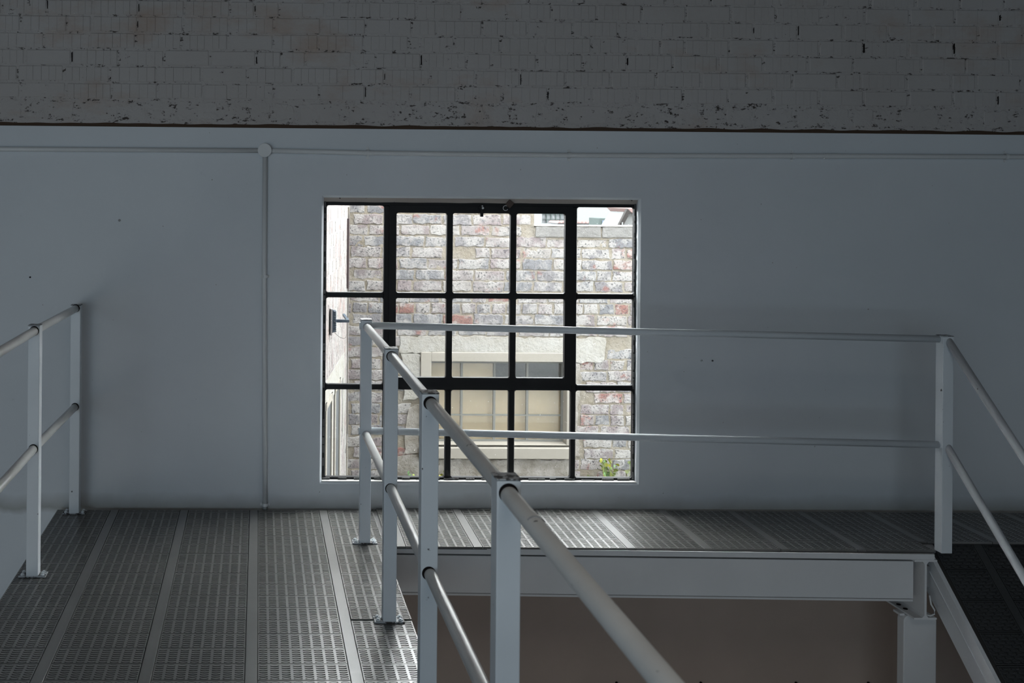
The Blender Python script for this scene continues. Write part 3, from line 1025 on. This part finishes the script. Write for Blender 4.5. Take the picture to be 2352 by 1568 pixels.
core = rect_ring(0.40, 3.9, -0.50, TOPZ - 0.02, ox0 - 0.01, ox1 + 0.01, oz0 - 0.01, oz1 + 0.01, 0.012, 0.24)
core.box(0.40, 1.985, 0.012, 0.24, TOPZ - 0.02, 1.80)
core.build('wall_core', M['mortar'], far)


def ms_hole(x0, x1, z0, z1, nx, nz):
    b = MB()
    idx = {}
    for j in range(nz + 1):
        for i in range(nx + 1):
            x = x0 + (x1 - x0) * i / nx
            z = z0 + (z1 - z0) * j / nz
            nn = mnoise.noise(Vector((x * 22, z * 22, 9))) + 0.7 * mnoise.noise(Vector((x * 60, z * 60, 2)))
            idx[i, j] = len(b.v)
            b.v.append((x, 0.0075 - 0.0032 * nn, z))
    for j in range(nz):
        for i in range(nx):
            x = x0 + (x1 - x0) * (i + .5) / nx
            z = z0 + (z1 - z0) * (j + .5) / nz
            if ox0 - 0.02 < x < ox1 + 0.02 and oz0 - 0.02 < z < oz1 + 0.02: continue
            if x > 1.985 and z > TOPZ - 0.01: continue
            b.f.append((idx[i, j], idx[i + 1, j], idx[i + 1, j + 1], idx[i, j + 1]))
    return b


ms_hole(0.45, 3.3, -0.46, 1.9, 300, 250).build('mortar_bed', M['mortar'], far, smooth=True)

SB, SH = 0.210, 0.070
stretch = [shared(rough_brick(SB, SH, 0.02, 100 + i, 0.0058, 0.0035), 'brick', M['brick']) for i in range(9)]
heads = [shared(rough_brick(0.100, SH, 0.02, 200 + i, 0.004, 0.0035), 'brick', M['brick']) for i in range(5)]
cop = [shared(rough_brick(0.232, 0.078, 0.14, 300 + i, 0.002, 0.004), 'brick', M['coping']) for i in range(3)]
rb = random.Random(21)
RH = 0.0803
nrow = 0
z = TOPZ - RH / 2
rows_z = []
zz = TOPZ - RH / 2
while zz > -0.46:
    rows_z.append(zz)
    zz -= RH
zz = TOPZ + RH / 2
while zz < 1.78:
    rows_z.append(zz)
    zz += RH


def covered(x, z, w):
    """true where the cream render or the window surround hides the brickwork"""
    xl, xr = x - w / 2, x + w / 2
    if xr > 1.165 and xl < 2.262 and -0.26 < z < 0.52: return True
    if xl > 0.98 and xr < 2.53 and 0.50 < z < 0.64: return True
    if xl > 2.24 and xr < 2.53 and 0.43 < z < 0.64: return True
    if xl > 0.9 and xr < 2.32 and z < -0.24: return True
    return False


n_b = 0
for ri, z in enumerate(rows_z):
    x = 0.56 + (0.11 if ri % 2 else 0) + rb.uniform(-0.03, 0.03)
    xmax = 3.05
    if z > TOPZ: xmax = 1.985
    header_row = (ri in (6, 11, 16, 21))
    while x < xmax:
        hd = header_row or rb.random() < 0.10
        w = 0.100 if hd else SB
        s = rb.uniform(0.94, 1.04)
        if z > TOPZ and x + w * s > xmax:
            break
        xc = x + w * s / 2
        if not covered(xc, z, w * s) and not (rb.random() < 0.012):
            inst('brick', rb.choice(heads if hd else stretch), far,
                 (xc, rb.uniform(0.0015, 0.006), z + rb.uniform(-0.003, 0.003)),
                 (rb.uniform(-0.02, 0.02), rb.uniform(-0.014, 0.014), rb.uniform(-0.012, 0.012)), (s, 1, rb.uniform(0.94, 1.04)))
            n_b += 1
        x += w * s + rb.uniform(0.009, 0.017)
# coping course of grey bricks with a thin pale mortar cap
x = 1.998
while x < 3.7:
    inst('brick', rb.choice(cop), far, (x + 0.116, -0.004, TOPZ + 0.036), (0, rb.uniform(-0.006, 0.006), 0))
    x += 0.236 + rb.uniform(0.002, 0.008)
MB().box(1.985, 3.75, 0.004, 0.22, TOPZ - 0.02, TOPZ + 0.07).build('coping_core', M['mortar'], far)
MB().box(1.990, 3.75, -0.006, 0.23, TOPZ + 0.0765, TOPZ + 0.083).build('mortar_cap', M['render'], far, bevel=0.002)


def patch(outline, name, mat, thick, seed, x0=0, z0=0, y=0.006):
    """smear of render with a ragged outline, its face broken by shallow relief"""
    r = random.Random(seed)
    pts = []
    for i in range(len(outline)):
        a, b = Vector((*outline[i], 0)), Vector((*outline[(i + 1) % len(outline)], 0))
        m_ = max(2, int((b - a).length / 0.03))
        for k in range(m_):
            p = a.lerp(b, k / m_)
            pts.append((p.x + r.uniform(-0.008, 0.008), p.y + r.uniform(-0.008, 0.008)))
    return MB().prism(pts, 'y', y - thick, y).build(name, mat, far, bevel=0.0015)


patch([(1.02, 0.50), (1.17, 0.505), (2.26, 0.505), (2.27, 0.44), (2.50, 0.44), (2.52, 0.62), (1.9, 0.615), (1.5, 0.625), (1.02, 0.62)], 'render_patch', M['render'], 0.009, 1)
patch([(0.93, -0.46), (2.30, -0.46), (2.30, -0.262), (1.172, -0.262), (1.16, -0.23), (0.93, -0.25)], 'render_patch', M['rubble'], 0.010, 2)
patch([(1.05, 0.16), (1.168, 0.18), (1.168, 0.49), (1.03, 0.49), (1.06, 0.32)], 'render_patch', M['render'], 0.012, 3)
patch([(1.06, -0.22), (1.168, -0.22), (1.168, 0.14), (1.08, 0.10)], 'render_patch', M['rubble'], 0.010, 4)
patch([(2.262, -0.25), (2.33, -0.24), (2.31, 0.05), (2.34, 0.30), (2.33, 0.43), (2.262, 0.43)], 'render_patch', M['rubble'], 0.011, 5)

# surround and steel window in the far wall
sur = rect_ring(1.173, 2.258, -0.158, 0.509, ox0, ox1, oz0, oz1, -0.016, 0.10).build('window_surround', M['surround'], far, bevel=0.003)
MB().prism([(-0.030, -0.252), (-0.030, -0.175), (0.09, -0.150), (0.09, -0.252)], 'x', 1.165, 2.268).build('stone_sill', M['surround'], far, bevel=0.003)
fw = tag(empty('courtyard_window', (0, YF + 0.075, 0)), 'grey green steel window with tan boarded panes in the brick wall outside', 'window')
fr2 = rect_ring(ox0, ox1, oz0, oz1, ox0 + 0.014, ox1 - 0.014, oz0 + 0.012, oz1 - 0.026, 0, 0.02)
fr2.build('window_frame', M['greenframe'], fw)
vx = [1.487, 1.727, 1.968]
for v_ in vx: MB().box(v_ - 0.009, v_ + 0.009, 0.002, 0.018, oz0, oz1 - 0.02).build('glazing_bar', M['greenframe'], fw, bevel=0.002, segs=1)
hz = [0.040, 0.232]
for h_ in hz: MB().box(ox0 + 0.01, ox1 - 0.01, 0.003, 0.017, h_ - 0.005, h_ + 0.005).build('glazing_bar', M['greenframe'], fw)
xs = [ox0 + 0.014] + vx + [ox1 - 0.014]
zs = [oz0 + 0.012] + hz + [oz1 - 0.026]
for i in range(4):
    for j in range(3):
        MB().box(xs[i], xs[i + 1], 0.009, 0.012, zs[j], zs[j + 1]).build('glass_pane', M['glass_dusty'], fw)
MB().box(ox0, ox1, 0.045, 0.055, oz0, 0.285).box(ox0, 1.727, 0.045, 0.055, 0.285, oz1).build('board', M['blind'], fw)
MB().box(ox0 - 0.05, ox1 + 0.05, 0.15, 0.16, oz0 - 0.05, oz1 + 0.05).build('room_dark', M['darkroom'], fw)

# side wall closing the courtyard on the left, seen at a grazing angle
sw = tag(empty('side_wall', (0.655, YF + 0.02, 0)), 'pale flaking brick side wall seen steeply on the left through the window', 'wall')
ang_s = math.atan2(0.30, 1.66)
sw.rotation_euler = (0, 0, -ang_s)          # local -y runs towards the viewer
LS = 1.86
MB().box(-0.25, 0.0, -LS, 0.0, -0.5, 1.80).build('wall_core', M['brick_far'], sw)
bb = MB()
rs = random.Random(33)
z = -0.44
while z < 1.74:
    y = -LS + rs.uniform(0, 0.1)
    while y < -0.02:
        w = min(rs.choice((0.1, 0.205, 0.205)), -0.01 - y)
        if w > 0.03 and not (z < 0.42 and -1.55 < y + w / 2 < -0.55 and True):
            d_ = rs.uniform(0.0004, 0.0016)
            bb.box(-0.01, d_, y, y + w, z, z + rs.uniform(0.066, 0.072))
        y += w + 0.012
    z += 0.0803
o = bb.build('brickwork', M['brick_far'], sw)
o['kind'] = 'stuff'
# corner fillet and downpipe shadow gap at the meeting of the two walls
MB().box(-0.004, 0.008, -0.14, -0.115, -0.45, 1.55).build('corner_strip', M['mortar'], sw)
MB().path([(0.009, -0.16, 1.5), (0.010, -0.158, 1.0), (0.009, -0.162, 0.4), (0.011, -0.16, -0.05), (0.007, -0.26, -0.16)], 0.003, 6).build('cable', M['cable'], sw)
MB().box(-0.012, 0.005, -1.60, -0.42, 0.40, 0.56).box(-0.012, 0.005, -0.45, -0.36, 0.0, 0.56).build('render_patch', M['render'], sw)
MB().box(0.0, 0.014, -0.21, -0.165, 0.98, 1.47).build('iron_strap', M['strap'], sw)
# tall steel windows in the side wall
for k, (ya, yb) in enumerate(((-1.52, -1.16), (-1.02, -0.66))):
    w_ = MB().box(-0.012, 0.010, ya, ya + 0.05, -0.42, 0.44).box(-0.012, 0.010, yb - 0.05, yb, -0.42, 0.44).box(-0.012, 0.010, ya, yb, 0.40, 0.44)
    f_ = w_.build('window_frame', M['surround'], sw)
    MB().box(-0.012, 0.002, ya + 0.05, yb - 0.05, -0.42, 0.40).build('pane', M['greypane'], f_)

# flood light on the side wall
fl = tag(empty('flood_light', (0.442, 5.95, 0.885)), 'slate blue finned flood light on a short arm outside the window', 'lamp')
MB().box(-0.014, -0.004, -0.05, 0.05, -0.078, 0.078).build('bezel', M['bezel'], fl, bevel=0.001)
hs = MB().box(-0.004, 0.004, -0.045, 0.045, -0.062, 0.070)
for k in range(11): hs.box(0.004, 0.020, -0.045, 0.045, -0.058 + k * 0.0115, -0.052 + k * 0.0115)
hs.build('housing', M['lamp'], fl)
MB().box(0.018, 0.098, -0.010, 0.010, -0.006, 0.011).box(0.085, 0.100, -0.012, 0.30, -0.004, 0.010).build('arm', M['lamp'], fl, bevel=0.001)
MB().tube((0.020, -0.012, -0.002), (0.020, -0.018, -0.002), 0.004, 10).build('bolt', M['chrome'], fl)
MB().path([(0.010, 0, -0.062), (0.026, 0.005, -0.080), (0.048, 0.01, -0.098), (0.070, 0.015, -0.104), (0.082, 0.02, -0.100), (0.088, 0.03, -0.08), (0.092, 0.1, -0.02)], 0.0014, 6).build('cable', M['cable'], fl)

# ------------------------------------------------------------------ weeds at the foot of the wall
def leaf_mesh(seed):
    r = random.Random(seed)
    n = 9
    v = [(0, 0, 0.003)]
    for i in range(n):
        a = 2 * pi * i / n
        rad = 1.0 + 0.18 * cos(3 * a) + r.uniform(-0.08, 0.08)
        v.append((rad * cos(a), rad * sin(a), -0.12 * rad))
    f = [(0, i + 1, (i + 1) % n + 1) for i in range(n)]
    return MB().add(v, f)


leaves_g = [shared(leaf_mesh(i), 'leaf', M['leaf']) for i in range(3)]
leaves_p = [shared(leaf_mesh(i + 5), 'leaf', M['leaf_pale']) for i in range(3)]


def weed(cx0, cz0, w, h, n, pale, label, seed, y=YF - 0.05):
    r = random.Random(seed)
    root = tag(empty('weed', (cx0, y, -0.46)), label, 'plant', 'weeds growing at the foot of the courtyard wall')
    st = MB()
    for k in range(n):
        lx = r.uniform(-w / 2, w / 2)
        lz = cz0 + 0.46 + r.uniform(-h / 2, h / 2)
        ly = r.uniform(-0.04, 0.03)
        st.path([(lx * 0.2, 0.02, 0.0), (lx * 0.7, ly * 0.5, lz * 0.6), (lx, ly, lz)], 0.0012, 5)
        o_ = inst('leaf', r.choice(leaves_p if pale else leaves_g), root, (lx, ly, lz),
                  (radians(r.uniform(45, 100)), r.uniform(-0.5, 0.5), r.uniform(0, 3)), (r.uniform(0.009, 0.017),) * 3)
    st.build('stems', M['leaf_pale'], root)


weed(2.530, -0.315, 0.13, 0.14, 44, False, 'bushy green and yellow weed low right outside the window', 1)
weed(2.672, -0.330, 0.06, 0.13, 9, True, 'pale green weed at the lower right corner outside the window', 2)
weed(2.400, -0.375, 0.04, 0.04, 5, True, 'tiny pale weed just left of the bushy green weed', 3)
weed(1.100, -0.370, 0.05, 0.04, 6, False, 'small green sprout low outside, between the second and third posts', 4)
weed(1.345, -0.355, 0.07, 0.05, 7, False, 'small green sprout low outside, just right of the third post', 5)

# ------------------------------------------------------------------ distant buildings
fb_ = tag(empty('distant_building', (0, 18.0, 0)), 'whitewashed building far behind the brick wall with a gridded window', 'building')
gx0, gx1, gz0, gz1 = 5.11, 5.62, 1.148, 1.46
rect_ring(-2.0, 16.0, -0.46, 4.2, gx0, gx1, gz0, gz1, 0, 0.3).build('facade', M['farwhite'], fb_)
MB().box(gx0, gx1, 0.12, 0.14, gz0, gz1).build('pane', M['greypane'], fb_)
for k in range(6):
    xx = gx0 + 0.11 + k * 0.085
    MB().box(xx - 0.007, xx + 0.007, 0.08, 0.11, gz0, gz1).build('glazing_bar', M['teal'], fb_)
for k in range(3):
    zq = gz0 + 0.07 + k * 0.095
    MB().box(gx0, gx1, 0.09, 0.11, zq - 0.006, zq + 0.006).build('glazing_bar', M['teal'], fb_)

sh = tag(empty('distant_shed', (0, 14.0, 0)), 'low distant shed with a faded red corrugated roof edge behind the wall', 'building')
MB().box(4.2, 4.80, 0.0, 0.35, -0.46, 1.26).build('shed_wall', M['greypane'], sh)
rr_ = MB()
for k in range(12): rr_.prism([(4.18 + k * 0.053, 1.262), (4.2065 + k * 0.053, 1.290), (4.233 + k * 0.053, 1.262)], 'y', -0.05, 0.40)
rr_.build('roof', M['redroof'], sh)

gb = tag(empty('green_building', (0, 13.0, 0)), 'distant teal building with small blue windows behind the wall', 'building')
MB().box(4.439, 4.80, 0, 0.4, -0.46, 1.356).build('cladding', M['teal'], gb)
for k in range(4):
    MB().box(4.479 + k * 0.042, 4.509 + k * 0.042, -0.01, 0.0, 1.10, 1.328).build('window', M['bluepane'], gb)

gh = tag(empty('gabled_house', (0, 11.0, 0)), 'white distant gable with dark barge board and faded red roof', 'building')
MB().prism([(3.93, 1.20), (3.99, 1.31), (4.09, 1.47), (4.9, 1.47), (4.9, -0.46), (3.93, -0.46)], 'y', 0.02, 0.6).build('gable_wall', M['farwhite'], gh)
MB().prism([(3.88, 1.17), (3.92, 1.17), (4.085, 1.475), (4.050, 1.510)], 'y', -0.06, 0.0).build('barge_board', M['barge'], gh)
MB().prism([(4.050, 1.512), (4.090, 1.472), (4.16, 1.445), (4.9, 1.445), (4.9, 1.516)], 'y', -0.05, 0.6).build('roof', M['redroof'], gh)
MB().box(3.985, 3.995, -0.08, -0.06, 1.19, 1.36).build('drain_pipe', M['farwhite'], gh)
